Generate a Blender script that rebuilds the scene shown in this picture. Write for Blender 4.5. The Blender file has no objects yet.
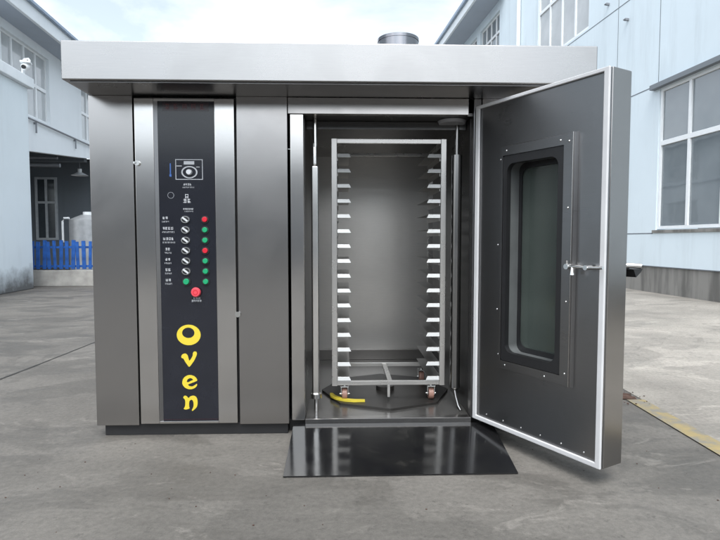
import bpy, bmesh, math, random
from mathutils import Vector, Matrix
random.seed(7)
R = math.radians
scene = bpy.context.scene
COL = scene.collection

# ------------------------------------------------------------------ mesh helpers
class MB:
    def __init__(s): s.bm = bmesh.new()
    def box(s, x0, x1, y0, y1, z0, z1, bev=0.0, seg=2):
        t = bmesh.new()
        bmesh.ops.create_cube(t, size=1)
        for v in t.verts:
            v.co = Vector(((x0+x1)/2+v.co.x*(x1-x0), (y0+y1)/2+v.co.y*(y1-y0), (z0+z1)/2+v.co.z*(z1-z0)))
        if bev: bmesh.ops.bevel(t, geom=t.edges[:], offset=bev, segments=seg, profile=.5, affect='EDGES')
        s._add(t); return s
    def _add(s, t):
        me = bpy.data.meshes.new('tmp'); t.to_mesh(me); t.free(); s.bm.from_mesh(me); bpy.data.meshes.remove(me)
    def cyl(s, p0, p1, r, r2=None, seg=24, cap=True, bev=0.0):
        p0, p1 = Vector(p0), Vector(p1); d = p1-p0; L = d.length
        t = bmesh.new()
        bmesh.ops.create_cone(t, cap_ends=cap, segments=seg, radius1=r, radius2=r if r2 is None else r2, depth=L)
        if bev:
            es = [e for e in t.edges if abs(e.verts[0].co.z-e.verts[1].co.z) < 1e-6]
            bmesh.ops.bevel(t, geom=es, offset=bev, segments=2, profile=.5, affect='EDGES')
        q = Vector((0, 0, 1)).rotation_difference(d.normalized())
        M = Matrix.Translation((p0+p1)/2) @ q.to_matrix().to_4x4()
        bmesh.ops.transform(t, matrix=M, verts=t.verts); s._add(t); return s
    def tube(s, pts, r, seg=10):
        pts = [Vector(p) for p in pts]; rings = []
        n = Vector((0, 0, 1))
        for i, p in enumerate(pts):
            d = (pts[min(i+1, len(pts)-1)]-pts[max(i-1, 0)]).normalized()
            a = d.cross(n if abs(d.dot(n)) < .95 else Vector((1, 0, 0))).normalized(); b = d.cross(a)
            rings.append([s.bm.verts.new(p+(a*math.cos(2*math.pi*k/seg)+b*math.sin(2*math.pi*k/seg))*r) for k in range(seg)])
        for A, B in zip(rings, rings[1:]):
            for k in range(seg): s.bm.faces.new((A[k], A[(k+1) % seg], B[(k+1) % seg], B[k]))
        s.bm.faces.new(rings[0][::-1]); s.bm.faces.new(rings[-1]); return s
    def sphere(s, c, r, sc=(1, 1, 1), seg=20, rings=12):
        t = bmesh.new(); bmesh.ops.create_uvsphere(t, u_segments=seg, v_segments=rings, radius=r)
        for v in t.verts: v.co = Vector((c[0]+v.co.x*sc[0], c[1]+v.co.y*sc[1], c[2]+v.co.z*sc[2]))
        s._add(t); return s
    def hexa(s, p):          # 8 corners: bottom four then top four, same order round
        vs = [s.bm.verts.new(q) for q in p]
        for f in ((0, 3, 2, 1), (4, 5, 6, 7), (0, 1, 5, 4), (1, 2, 6, 5), (2, 3, 7, 6), (3, 0, 4, 7)):
            s.bm.faces.new([vs[i] for i in f])
        return s
    def prism(s, pts, off):  # polygon (list of 3d points) swept by vector off
        off = Vector(off); a = [s.bm.verts.new(p) for p in pts]; b = [s.bm.verts.new(Vector(p)+off) for p in pts]
        s.bm.faces.new(a[::-1]); s.bm.faces.new(b); n = len(a)
        for k in range(n): s.bm.faces.new((a[k], a[(k+1) % n], b[(k+1) % n], b[k]))
        return s
    def ring(s, c, r0, r1, y0, y1, rx=1, rz=1, seg=32):   # annulus facing -y
        L = []
        for y in (y0, y1):
            for r in (r0, r1):
                L.append([s.bm.verts.new((c[0]+rx*r*math.cos(2*math.pi*k/seg), y, c[1]+rz*r*math.sin(2*math.pi*k/seg))) for k in range(seg)])
        a0, a1, b0, b1 = L
        for k in range(seg):
            j = (k+1) % seg
            for P, Q in ((a0, a1), (a1, b1), (b1, b0), (b0, a0)): s.bm.faces.new((P[k], P[j], Q[j], Q[k]))
        return s
    def frame(s, outer, inner, y0, y1):  # two loops of (x,z), equal counts, joined to a frame with thickness y0..y1
        n = len(outer); L = [[s.bm.verts.new((x, y, z)) for x, z in lp] for y in (y0, y1) for lp in (outer, inner)]
        a0, a1, b0, b1 = L
        for k in range(n):
            j = (k+1) % n
            for P, Q in ((a0, a1), (a1, b1), (b1, b0), (b0, a0)): s.bm.faces.new((P[k], P[j], Q[j], Q[k]))
        return s
    def build(s, name, mat, parent=None, smooth=True, angle=32):
        bmesh.ops.recalc_face_normals(s.bm, faces=s.bm.faces)
        me = bpy.data.meshes.new(name); s.bm.to_mesh(me); s.bm.free()
        if smooth:
            me.polygons.foreach_set('use_smooth', [True]*len(me.polygons)); me.set_sharp_from_angle(angle=R(angle))
        me.materials.append(mat)
        o = bpy.data.objects.new(name, me); COL.objects.link(o)
        if smooth:
            wn = o.modifiers.new('weighted_normal', 'WEIGHTED_NORMAL'); wn.keep_sharp = True; wn.weight = 90
        if parent: o.parent = parent
        return o

def rrect(x0, x1, z0, z1, r, n=5):
    out = []
    for cx, cz, a in ((x1-r, z1-r, 0), (x0+r, z1-r, 90), (x0+r, z0+r, 180), (x1-r, z0+r, 270)):
        for k in range(n+1):
            t = R(a+90*k/n); out.append((cx+r*math.cos(t), cz+r*math.sin(t)))
    return out

def empty(name, loc, rz=0.0, parent=None):
    o = bpy.data.objects.new(name, None); COL.objects.link(o)
    o.location = loc; o.rotation_euler = (0, 0, rz); o.empty_display_size = .1
    if parent: o.parent = parent
    return o

def tag(o, label=None, cat=None, group=None, kind=None):
    for k, v in (('label', label), ('category', cat), ('group', group), ('kind', kind)):
        if v: o[k] = v
    return o

def dup(o, parent):
    c = o.copy(); COL.objects.link(c); c.parent = parent
    for ch in list(o.children): dup(ch, c)
    return c

def wall_face(mb, y0, y1, z0, z1, x, openings, depth):
    """street wall in the plane x (normal +x or -x), rectangular openings (ya,yb,za,zb), reveals going 'depth' inwards (signed x)"""
    ys = sorted({y0, y1, *[v for o in openings for v in o[:2]]}); zs = sorted({z0, z1, *[v for o in openings for v in o[2:]]})
    for a, b in zip(ys, ys[1:]):
        for c, d in zip(zs, zs[1:]):
            m = ((a+b)/2, (c+d)/2)
            if any(o[0] < m[0] < o[1] and o[2] < m[1] < o[3] for o in openings): continue
            mb.bm.faces.new([mb.bm.verts.new(p) for p in ((x, a, c), (x, b, c), (x, b, d), (x, a, d))])
    for a, b, c, d in openings:
        for P, Q in (((a, c), (b, c)), ((b, c), (b, d)), ((b, d), (a, d)), ((a, d), (a, c))):
            mb.bm.faces.new([mb.bm.verts.new(p) for p in ((x, *P), (x, *Q), (x+depth, *Q), (x+depth, *P))])
    bmesh.ops.remove_doubles(mb.bm, verts=mb.bm.verts, dist=1e-4)

# ------------------------------------------------------------------ material helpers
def mat(name):
    m = bpy.data.materials.new(name); m.use_nodes = True
    nt = m.node_tree; b = nt.nodes['Principled BSDF']; return m, nt, b
def N(nt, t, **k):
    n = nt.nodes.new(t)
    for a, v in k.items(): setattr(n, a, v)
    return n
def coords(nt, scale=(1, 1, 1), kind='Object'):
    tc = N(nt, 'ShaderNodeTexCoord'); mp = N(nt, 'ShaderNodeMapping'); mp.inputs['Scale'].default_value = scale
    nt.links.new(tc.outputs[kind], mp.inputs['Vector']); return mp.outputs['Vector']
def noise(nt, vec, scale, detail=4, rough=.55, dist=0.0):
    n = N(nt, 'ShaderNodeTexNoise'); n.inputs['Scale'].default_value = scale; n.inputs['Detail'].default_value = detail
    n.inputs['Roughness'].default_value = rough; n.inputs['Distortion'].default_value = dist
    nt.links.new(vec, n.inputs['Vector']); return n.outputs['Fac']
def ramp(nt, fac, stops):
    r = N(nt, 'ShaderNodeValToRGB'); e = r.color_ramp.elements
    while len(e) < len(stops): e.new(.5)
    for q, (p, c) in zip(e, stops):
        q.position = p; q.color = (*c, 1) if isinstance(c, tuple) else (c, c, c, 1)
    nt.links.new(fac, r.inputs['Fac']); return r.outputs['Color']
def mixc(nt, fac, a, b, blend='MIX'):
    m = N(nt, 'ShaderNodeMix', data_type='RGBA', blend_type=blend)
    for sock, v in ((m.inputs[0], fac), (m.inputs[6], a), (m.inputs[7], b)):
        if isinstance(v, (int, float)): sock.default_value = v
        elif isinstance(v, tuple): sock.default_value = (*v, 1)
        else: nt.links.new(v, sock)
    return m.outputs[2]
def math_(nt, op, a, b=None):
    m = N(nt, 'ShaderNodeMath', operation=op)
    for i, v in enumerate((a, b)):
        if v is None: continue
        if isinstance(v, (int, float)): m.inputs[i].default_value = v
        else: nt.links.new(v, m.inputs[i])
    return m.outputs[0]
def bump(nt, b, h, strength, dist=.01):
    n = N(nt, 'ShaderNodeBump'); n.inputs['Strength'].default_value = strength; n.inputs['Distance'].default_value = dist
    nt.links.new(h, n.inputs['Height']); nt.links.new(n.outputs['Normal'], b.inputs['Normal'])

def plain(name, c, rough=.5, metal=0.0, var=.12, scale=6):
    m, nt, b = mat(name); v = noise(nt, coords(nt), scale, 5)
    lo = tuple(x*(1-var) for x in c); hi = tuple(min(1, x*(1+var)) for x in c)
    nt.links.new(ramp(nt, v, [(.3, lo), (.7, hi)]), b.inputs['Base Color'])
    b.inputs['Roughness'].default_value = rough; b.inputs['Metallic'].default_value = metal
    return m
def steel(name, c=(.56, .54, .52), rough=.3, stretch=(1, 1, 110), metal=1.0, var=.04, smudge=.14, wave=.022):
    m, nt, b = mat(name)
    g = noise(nt, coords(nt, stretch), 9, 4, .6)
    s = noise(nt, coords(nt), 2.3, 5, .6, .4)
    lo = tuple(x*(1-var) for x in c); hi = tuple(min(1, x*(1+var)) for x in c)
    base = ramp(nt, g, [(.3, lo), (.7, hi)])
    base = mixc(nt, math_(nt, 'MULTIPLY', ramp(nt, s, [(.5, 0.), (.75, 1.)]), .25), base, tuple(x*.72 for x in c))
    nt.links.new(base, b.inputs['Base Color'])
    r = math_(nt, 'ADD', math_(nt, 'MULTIPLY', g, .06), math_(nt, 'MULTIPLY', s, smudge))
    nt.links.new(math_(nt, 'ADD', r, rough-.05-smudge*.5), b.inputs['Roughness'])
    b.inputs['Metallic'].default_value = metal
    if not wave: return m
    big = noise(nt, coords(nt, (1, 1, .45)), 1.7, 2, .5)
    bump(nt, b, big, wave*1.6, .012)
    return m

M = {}
M['steel'] = steel('brushed_stainless', (.345, .333, .324), .25)
M['steel_strip'] = steel('satin_stainless_strip', (.53, .515, .50), .19, smudge=.08)
M['fascia'] = steel('pale_stainless', (.325, .32, .315), .3, (1, 1, 20), var=.03, metal=.9, wave=.008)
M['steel_dark'] = steel('door_inner_stainless', (.255, .253, .256), .32)
M['rack'] = steel('rack_stainless', (.52, .507, .487), .3, (1, 1, 1), metal=.8, var=.015, smudge=.05, wave=0)
M['runner'] = steel('runner_stainless', (.50, .487, .468), .36, (1, 1, 1), metal=1, var=.015, wave=0)
M['lip'] = steel('bright_runner_end', (.40, .40, .39), .42, (1, 1, 1), metal=.5, var=.02, wave=0)
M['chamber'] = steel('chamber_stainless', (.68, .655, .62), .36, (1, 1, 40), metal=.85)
M['skirt'] = steel('skirting_stainless', (.26, .245, .23), .34, (1, 1, 1), metal=.9)
M['plate'] = plain('dark_turntable_steel', (.035, .033, .031), .4, .5)
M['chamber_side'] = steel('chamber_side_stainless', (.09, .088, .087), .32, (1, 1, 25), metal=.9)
M['tube'] = steel('polished_tube', (.82, .81, .79), .2, (1, 1, 4))
M['black_paint'] = plain('black_painted_steel', (.013, .013, .014), .45, 0)
M['ramp'] = None
M['seal'] = plain('white_silicone', (.50, .50, .505), .5, 0, .05)
M['rubber'] = plain('black_rubber', (.012, .012, .013), .4)
M['panel'] = plain('black_control_glass', (.011, .012, .017), .16)
M['white_print'] = plain('white_print', (.50, .51, .53), .5, 0, .03)
M['dim_print'] = plain('grey_print', (.36, .37, .39), .5, 0, .03)
M['blue_print'] = plain('blue_print', (.03, .10, .32), .5, 0, .03)
M['red_print'] = plain('dark_red_display', (.022, .010, .014), .2, 0, .03)
M['red_digit'] = plain('red_display_digit', (.10, .016, .018), .3, 0, .03)
M['yellow'] = plain('yellow_vinyl', (.58, .45, .03), .5, 0, .05)
M['yellow_rubber'] = plain('yellow_rubber', (.52, .42, .04), .5, 0, .1)
M['red'] = plain('red_plastic', (.50, .015, .03), .25, 0, .03)
M['pink'] = plain('worn_red_plastic', (.62, .06, .08), .3, 0, .05)
M['green'] = plain('green_plastic', (.012, .27, .115), .25, 0, .03)
M['wheel'] = plain('brown_phenolic', (.24, .13, .10), .5, 0, .15)
M['dark_floor'] = steel('dark_floor_steel', (.19, .184, .176), .26, (1, 1, 1), metal=.8, var=.02, wave=0)
M['bolt'] = plain('bolt_steel', (.6, .6, .58), .25, 1)
M['bar'] = steel('bright_bar', (.78, .765, .74), .22, (1, 1, 1), metal=1, var=.02, smudge=.03, wave=0)
M['lamp_glass'] = plain('lamp_glass', (.28, .28, .29), .25)

m, nt, b = mat('black_glossy_steel')
v = noise(nt, coords(nt, (1, 1, 1)), 5, 6, .6); f = noise(nt, coords(nt, (1, 1, 1)), 38, 3, .6)
nt.links.new(ramp(nt, v, [(.35, (.006, .006, .007)), (.62, (.010, .010, .010)), (.8, (.035, .033, .03))]), b.inputs['Base Color'])
nt.links.new(math_(nt, 'ADD', math_(nt, 'MULTIPLY', v, .2), math_(nt, 'ADD', math_(nt, 'MULTIPLY', f, .05), -.0)), b.inputs['Roughness'])
b.inputs['Specular IOR Level'].default_value = .6
bump(nt, b, v, .12, .004)
M['ramp'] = m

m, nt, b = mat('smoked_oven_glass')
b.inputs['Base Color'].default_value = (.34, .40, .37, 1); b.inputs['Roughness'].default_value = .12
b.inputs['Transmission Weight'].default_value = .55; b.inputs['IOR'].default_value = 1.45
v = noise(nt, coords(nt), 3, 4); nt.links.new(ramp(nt, v, [(.3, (.085, .105, .095)), (.7, (.12, .145, .13))]), b.inputs['Base Color'])
M['oven_glass'] = m

def render_wall(name, c, stain=.25, low=None):
    m, nt, b = mat(name); co = coords(nt)
    a = noise(nt, co, .5, 6, .6); d = noise(nt, coords(nt, (1, 1, .12)), 2.2, 5, .65); f = noise(nt, co, 40, 3)
    base = ramp(nt, a, [(.3, tuple(x*.93 for x in c)), (.7, c)])
    base = mixc(nt, math_(nt, 'MULTIPLY', ramp(nt, d, [(.52, 0.), (.8, 1.)]), stain), base, tuple(x*.62 for x in c))
    if stain >= 1:
        base = mixc(nt, math_(nt, 'MULTIPLY', ramp(nt, d, [(.44, 0.), (.60, 1.)]), .75), base, tuple(x*.42 for x in c))
    if low:   # mould and splash dirt creeping up from the foot of the wall
        sep = N(nt, 'ShaderNodeSeparateXYZ'); nt.links.new(co, sep.inputs[0])
        h = math_(nt, 'ADD', sep.outputs['Z'], math_(nt, 'MULTIPLY', math_(nt, 'SUBTRACT', noise(nt, co, 1.6, 6, .65), .5), 1.6*low))
        base = mixc(nt, ramp(nt, math_(nt, 'DIVIDE', h, low), [(.15, .9), (1., 0.)]), base, (.07, .065, .06))
    nt.links.new(base, b.inputs['Base Color']); b.inputs['Roughness'].default_value = .8
    bump(nt, b, f, .15, .004); return m
M['wall'] = render_wall('pale_blue_render', (.70, .785, .832), .45)
M['wall_wing'] = render_wall('pale_blue_render_stained', (.765, .835, .87), .25, .6)
M['wall_white'] = render_wall('white_render', (.83, .868, .89), .25)
M['wall_grey'] = render_wall('shaded_grey_render', (.17, .19, .21), .4)  # bay interior: shade under the floor slab is put into this dark grey
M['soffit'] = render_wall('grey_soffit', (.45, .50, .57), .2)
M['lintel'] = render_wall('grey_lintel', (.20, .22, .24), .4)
M['cement'] = render_wall('bare_cement', (.26, .25, .232), 1.0)
M['frame'] = plain('white_upvc', (.80, .82, .83), .35, 0, .03)
M['frame_grey'] = plain('dull_white_frame', (.5, .52, .54), .5)
M['joint'] = plain('wall_joint', (.16, .18, .20), .9)
M['crack'] = plain('tar_joint', (.035, .034, .033), .9, 0, .4, 3)
M['gutter'] = plain('grey_gutter', (.28, .35, .44), .5)
M['pipe_grey'] = plain('grey_pipe', (.22, .23, .25), .5)
M['fence_blue'] = plain('blue_fence_paint', (.012, .085, .33), .55, 0, .5, 5)
M['tank'] = plain('tank_steel', (.42, .43, .44), .4, .4)
M['concrete_kerb'] = plain('kerb_concrete', (.36, .345, .32), .85, 0, .25, 3)
M['scrap'] = plain('rusty_scrap', (.07, .04, .03), .8, .2, .5, 20)
M['roof'] = plain('grey_roof_sheet', (.4, .45, .5), .6)

m, nt, b = mat('window_glass')
v = noise(nt, coords(nt), .8, 3)
nt.links.new(ramp(nt, v, [(.3, (.13, .155, .17)), (.7, (.19, .215, .23))]), b.inputs['Base Color'])
b.inputs['Roughness'].default_value = .03; b.inputs['IOR'].default_value = 2.1
bump(nt, b, noise(nt, coords(nt), .9, 2), .05, .05)
M['glass'] = m
m, nt, b = mat('pale_curtained_glass')
v = noise(nt, coords(nt), 1.2, 3)
nt.links.new(ramp(nt, v, [(.3, (.40, .42, .43)), (.7, (.52, .54, .55))]), b.inputs['Base Color'])
b.inputs['Roughness'].default_value = .05
M['glass_pale'] = m

def concrete(name, c, dark, stain_amt, seed=0.0, scuff=.5):
    m, nt, b = mat(name); tc = N(nt, 'ShaderNodeTexCoord'); mp = N(nt, 'ShaderNodeMapping'); mp.inputs['Location'].default_value = (seed, seed*.7, 0)
    nt.links.new(tc.outputs['Object'], mp.inputs['Vector']); co = mp.outputs['Vector']
    mp2 = N(nt, 'ShaderNodeMapping'); mp2.inputs['Scale'].default_value = (.6, 1.25, 1); mp2.inputs['Location'].default_value = (seed*1.3, 3.1, 0)
    nt.links.new(tc.outputs['Object'], mp2.inputs['Vector']); cs = mp2.outputs['Vector']
    big = noise(nt, co, .55, 7, .62, .3); mid = noise(nt, cs, 1.9, 7, .65, .6); fine = noise(nt, co, 34, 6, .7); grit = noise(nt, co, 160, 2, .6)
    base = ramp(nt, big, [(.34, tuple(x*.70 for x in c)), (.52, c), (.68, tuple(min(1, x*1.25) for x in c))])
    base = mixc(nt, math_(nt, 'MULTIPLY', ramp(nt, mid, [(.5, 0.), (.56, .55), (.75, 1.)]), stain_amt), base, dark)
    sc = noise(nt, cs, 2.7, 8, .7, 1.0)
    base = mixc(nt, math_(nt, 'MULTIPLY', ramp(nt, sc, [(.585, 0.), (.63, 1.)]), scuff), base, tuple(min(1, x*1.75) for x in c))
    wet = noise(nt, co, .9, 5, .55, .8)
    base = mixc(nt, math_(nt, 'MULTIPLY', ramp(nt, wet, [(.545, 0.), (.575, 1.)]), .45), base, tuple(x*.55 for x in c))
    mp3 = N(nt, 'ShaderNodeMapping'); mp3.inputs['Scale'].default_value = (.18, 3.2, 1); mp3.inputs['Rotation'].default_value = (0, 0, .25); mp3.inputs['Location'].default_value = (0, seed, 0); nt.links.new(tc.outputs['Object'], mp3.inputs['Vector'])
    drag = noise(nt, mp3.outputs['Vector'], 2.4, 7, .7, .2)
    base = mixc(nt, math_(nt, 'MULTIPLY', ramp(nt, drag, [(.58, 0.), (.7, 1.)]), .2), base, tuple(min(1, x*1.5) for x in c))
    spk = noise(nt, co, 14, 4, .75)
    base = mixc(nt, math_(nt, 'MULTIPLY', ramp(nt, spk, [(.60, 0.), (.66, 1.)]), .5), base, tuple(x*.4 for x in c))
    base = mixc(nt, .7, base, ramp(nt, fine, [(.3, .35), (.7, .66)]), 'OVERLAY')
    base = mixc(nt, .35, base, ramp(nt, grit, [(.3, .35), (.7, .65)]), 'OVERLAY')
    vo = N(nt, 'ShaderNodeTexVoronoi', feature='DISTANCE_TO_EDGE'); vo.inputs['Scale'].default_value = .23
    wob = N(nt, 'ShaderNodeVectorMath', operation='ADD'); nt.links.new(co, wob.inputs[0])
    nz = N(nt, 'ShaderNodeTexNoise'); nz.inputs['Scale'].default_value = 1.5; nz.inputs['Detail'].default_value = 6; nt.links.new(co, nz.inputs['Vector']); nt.links.new(nz.outputs['Color'], wob.inputs[1])
    nt.links.new(wob.outputs[0], vo.inputs['Vector'])
    base = mixc(nt, math_(nt, 'MULTIPLY', ramp(nt, vo.outputs['Distance'], [(0., 1.), (.004, 0.)]), .45), base, tuple(x*.4 for x in c))
    nt.links.new(base, b.inputs['Base Color'])
    nt.links.new(ramp(nt, mid, [(.45, .8), (.7, .5)]), b.inputs['Roughness'])
    bump(nt, b, math_(nt, 'ADD', fine, math_(nt, 'MULTIPLY', mid, 2.0)), .4, .008); return m
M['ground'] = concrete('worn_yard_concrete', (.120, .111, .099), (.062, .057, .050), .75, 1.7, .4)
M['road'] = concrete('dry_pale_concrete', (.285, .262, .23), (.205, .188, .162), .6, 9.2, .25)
m, nt, b = mat('worn_yellow_paint')
w = noise(nt, coords(nt), 7, 6, .7)
nt.links.new(ramp(nt, w, [(.42, (.17, .16, .14)), (.56, (.25, .20, .10)), (.8, (.33, .245, .10))]), b.inputs['Base Color'])
b.inputs['Roughness'].default_value = .8; M['yellow_line'] = m

# ------------------------------------------------------------------ ground
def sheet(name, pts, z, ma, sub=None):
    mb = MB(); mb.bm.faces.new([mb.bm.verts.new((x, y, z)) for x, y in pts]); o = mb.build(name, ma, None, False); tag(o, kind='structure'); return o
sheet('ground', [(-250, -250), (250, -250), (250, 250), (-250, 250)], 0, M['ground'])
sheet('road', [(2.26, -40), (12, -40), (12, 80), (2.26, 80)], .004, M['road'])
sheet('road_marking', [(2.14, -20), (2.30, -20), (2.27, 4.25), (2.13, 4.25)], .008, M['yellow_line'])
mb = MB()
for i in range(40):
    y0 = -14+i*1.5; w = .008+.004*math.sin(i*1.7); x = -3.315+.012*math.sin(i*2.1)
    x2 = -3.315+.012*math.sin((i+1)*2.1)
    mb.bm.faces.new([mb.bm.verts.new(p) for p in ((x-w, y0, .004), (x+w, y0, .004), (x2+w, y0+1.5, .004), (x2-w, y0+1.5, .004))])
tag(mb.build('ground_joint', M['crack'], None, False), kind='structure')

# ------------------------------------------------------------------ the oven
OV = empty('rotary_oven', (0, 3.5, 0), R(1.8))
tag(OV, 'stainless steel rotary rack oven with open door and black control strip', 'oven')
XL, XR, D = -1.71, 1.36, 2.05     # left side, right side, depth
CX0, CX1, CZ0, CZ1, CD = -.36, .735, .105, 2.085, 1.80   # baking chamber

mb = MB(); mb.box(XL+.04, -.475, .03, D-.05, 0, .075, .004); mb.box(-.475, XR-.05, .09, D-.05, 0, .075, .004)
mb.build('plinth', M['black_paint'], OV)
mb = MB()
mb.box(XL+.005, XL+.05, .045, D, .075, 2.19)                  # left cheek
mb.box(XR-.05, XR, .004, D, .075, 2.19)                        # right cheek
mb.box(XL+.05, XR-.05, D-.05, D, .075, 2.19)                  # back
mb.box(.79, XR-.05, .004, .05, .075, 2.19)                     # front, right of the door
mb.box(XL+.05, XR-.05, .32, D-.05, 2.192, 2.40)               # roof box
mb.build('body_shell', M['steel'], OV)
mb = MB(); mb.box(XL, -1.437, 0, .045, .075, 2.189, .004); mb.build('cover_panel', M['steel'], OV)
mb = MB(); mb.box(-.786, -.464, 0, .045, .075, 2.189, .004)
mb.build('cover_panel', M['steel'], OV)
mb = MB(); mb.box(-1.437, -.786, .040, .06, .075, 2.189); mb.build('panel_backing', M['black_paint'], OV)
# canopy: hood with an open tray shape
mb = MB(); mb.box(XL-.004, XR+.025, -.312, .36, 2.195, 2.415, .006, 3)
can = mb.build('canopy', M['fascia'], OV)
mb = MB(); mb.box(XL+.03, XR-.01, -.285, .0, 2.188, 2.194); mb.build('soffit_plate', M['steel_dark'], can)
mb = MB(); mb.cyl((.97, -.2, 2.415), (.97, -.2, 2.432), .022, seg=12); mb.build('bolt', M['bolt'], can)
# flue
mb = MB()
r = .155; cx, cy = .318, .75
mb.cyl((cx, cy, 2.40), (cx, cy, 2.80), r, seg=40, cap=False); mb.cyl((cx, cy, 2.80), (cx, cy, 2.822), r+.004, seg=40); mb.cyl((cx, cy, 2.40), (cx, cy, 2.43), r+.05, seg=40)
mb.build('exhaust_flue', steel('flue_steel', (.25, .25, .265), .25, (1, 1, 3)), OV)
# header over the chamber mouth
mb = MB(); mb.box(-.46, .70, .0, .05, 2.082, 2.186, .004); mb.build('header', M['steel'], OV)
# left jamb (a folded strip) and right jamb
mb = MB(); mb.box(-.446, -.362, -.004, .08, .1, 2.080, .004); mb.build('door_jamb', M['steel_strip'], OV)
mb = MB(); mb.box(.737, .786, .012, .1, .1, 2.19, .004); mb.build('door_jamb', M['steel_dark'], OV)
# control door
cd = MB(); cd.box(-1.425, -1.305, -.006, .035, .085, 2.172, .005); cd.box(-.924, -.799, -.006, .035, .085, 2.172, .005)
cd.box(-1.305, -.924, .018, .034, .085, 2.172)
cd.box(-1.305, -.924, -.004, .018, .085, .100, .002); cd.box(-1.305, -.924, -.004, .018, 2.155, 2.172, .002)
CDR = cd.build('control_door', M['steel_strip'], OV)
mb = MB(); mb.hexa([(-1.305, -.003, .1), (-1.283, .008, .1), (-1.283, .018, .1), (-1.305, .018, .1), (-1.305, -.003, 2.155), (-1.283, .008, 2.155), (-1.283, .018, 2.155), (-1.305, .018, 2.155)])
mb.build('edge_trim', M['steel_dark'], CDR)
mb = MB(); mb.box(-1.282, -.926, .006, .0175, .101, 2.154); mb.build('control_panel', M['panel'], CDR)
mb = MB(); mb.box(-1.282, -.926, .0045, .0058, .108, .112); mb.build('red_line', M['red_print'], CDR)
mb = MB()
for z0, z1 in ((1.745, 1.775),):
    mb.cyl((-1.408, -.006, 1.765), (-1.408, -.02, 1.765), .016, seg=16); mb.box(-1.432, -1.408, -.020, -.012, 1.757, 1.773, .002)
mb.build('door_lock', M['bolt'], CDR)
mb = MB()
mb.cyl((-.79, -.002, .80), (-.79, -.016, .80), .018, seg=16); mb.build('door_lock', M['bolt'], CDR)

PY = .006     # face of the black panel
def marks(mb, x0, x1, z, h, rnd, gap=.35):
    """a line of small printed characters too fine to read: each a few thin strokes"""
    t = h*.10; cw = h*(.85 if h > .0105 else .6); x = x0
    f0, f1 = PY-.0014, PY-.0002
    while x+cw <= x1+.002:
        for q in sorted(rnd.sample((.04, .30, .56, .84), 3 if h > .0105 else 2)):
            mb.box(x+rnd.uniform(0, .2)*cw, x+cw*rnd.uniform(.75, 1), f0, f1, z-h/2+q*h, z-h/2+q*h+t)
        for q in sorted(rnd.sample((.08, .42, .8), 2 if h > .0105 else 1)):
            mb.box(x+q*cw, x+q*cw+t, f0-.0003, f1, z-h*.5, z+h*.5)
        x += cw*1.22
rows = [1.411-.0664*i for i in range(7)]
rnd = random.Random(3)
KX, BX = -1.118, -.994
spans = [(-1.262, -1.222), (-1.264, -1.188), (-1.262, -1.186), (-1.250, -1.212), (-1.252, -1.214), (-1.250, -1.210), (-1.250, -1.212)]
for i, z in enumerate(rows):
    mb = MB(); a, c = spans[i]
    marks(mb, a, c, z+.010, .017, rnd); marks(mb, a-.004, c+.002, z-.014, .010, rnd); mb.build('legend', M['white_print'], CDR, False)
for a, c, z, h in ((-1.128, -1.068, 1.634, .013), (-1.134, -1.058, 1.616, .008), (-1.118, -1.078, 1.560, .026), (-1.130, -1.068, 1.530, .026), (-1.132, -1.064, 1.478, .011), (-1.122, -1.066, 1.463, .007), (-1.075, -1.030, .905, .011), (-1.088, -1.012, .888, .013)):
    mb = MB(); marks(mb, a, c, z, h, rnd); mb.build('legend', M['white_print'], CDR, False)
# thermostat dial in its printed square
mb = MB()
mb.frame([(-1.175, 1.664), (-1.003, 1.664), (-1.003, 1.793), (-1.175, 1.793)], [(-1.171, 1.668), (-1.007, 1.668), (-1.007, 1.789), (-1.171, 1.789)], PY-.002, PY-.0003)
mb.box(-1.122, -1.056, PY-.002, PY-.0003, 1.760, 1.781)
mb.box(-1.169, -1.135, PY-.002, PY-.0003, 1.748, 1.753); mb.box(-1.045, -1.022, PY-.002, PY-.0003, 1.742, 1.746)
mb.ring((-1.087, 1.711), .042, .051, PY-.004, PY-.0003, 1, .76)
td = mb.build('thermostat_dial', M['dim_print'], CDR, False)
mb = MB(); mb.cyl((-1.087, PY-.0005, 1.711), (-1.087, PY-.024, 1.711), .019, .016, seg=24, bev=.002); mb.build('dial_knob', M['white_print'], td)
mb = MB(); mb.box(-1.211, -1.204, PY-.001, PY-.0002, 1.70, 1.767); mb.box(-1.214, -1.201, PY-.001, PY-.0002, 1.683, 1.699); mb.build('temperature_mark', M['blue_print'], CDR, False)
mb = MB()
mb.box(-1.25, -.96, PY-.0009, PY-.0002, 2.095, 2.148)
dsp = mb.build('display_window', M['red_print'], CDR, False)
for k in range(5):
    mb = MB(); marks(mb, -1.235+.055*k, -1.204+.055*k, 2.122, .034, rnd); mb.build('display_digit', M['red_digit'], dsp, False)
mb = MB(); mb.ring((-1.208, 1.565), .018, .0205, PY-.001, PY-.0002); mb.build('legend', M['pipe_grey'], CDR, False)

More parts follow.
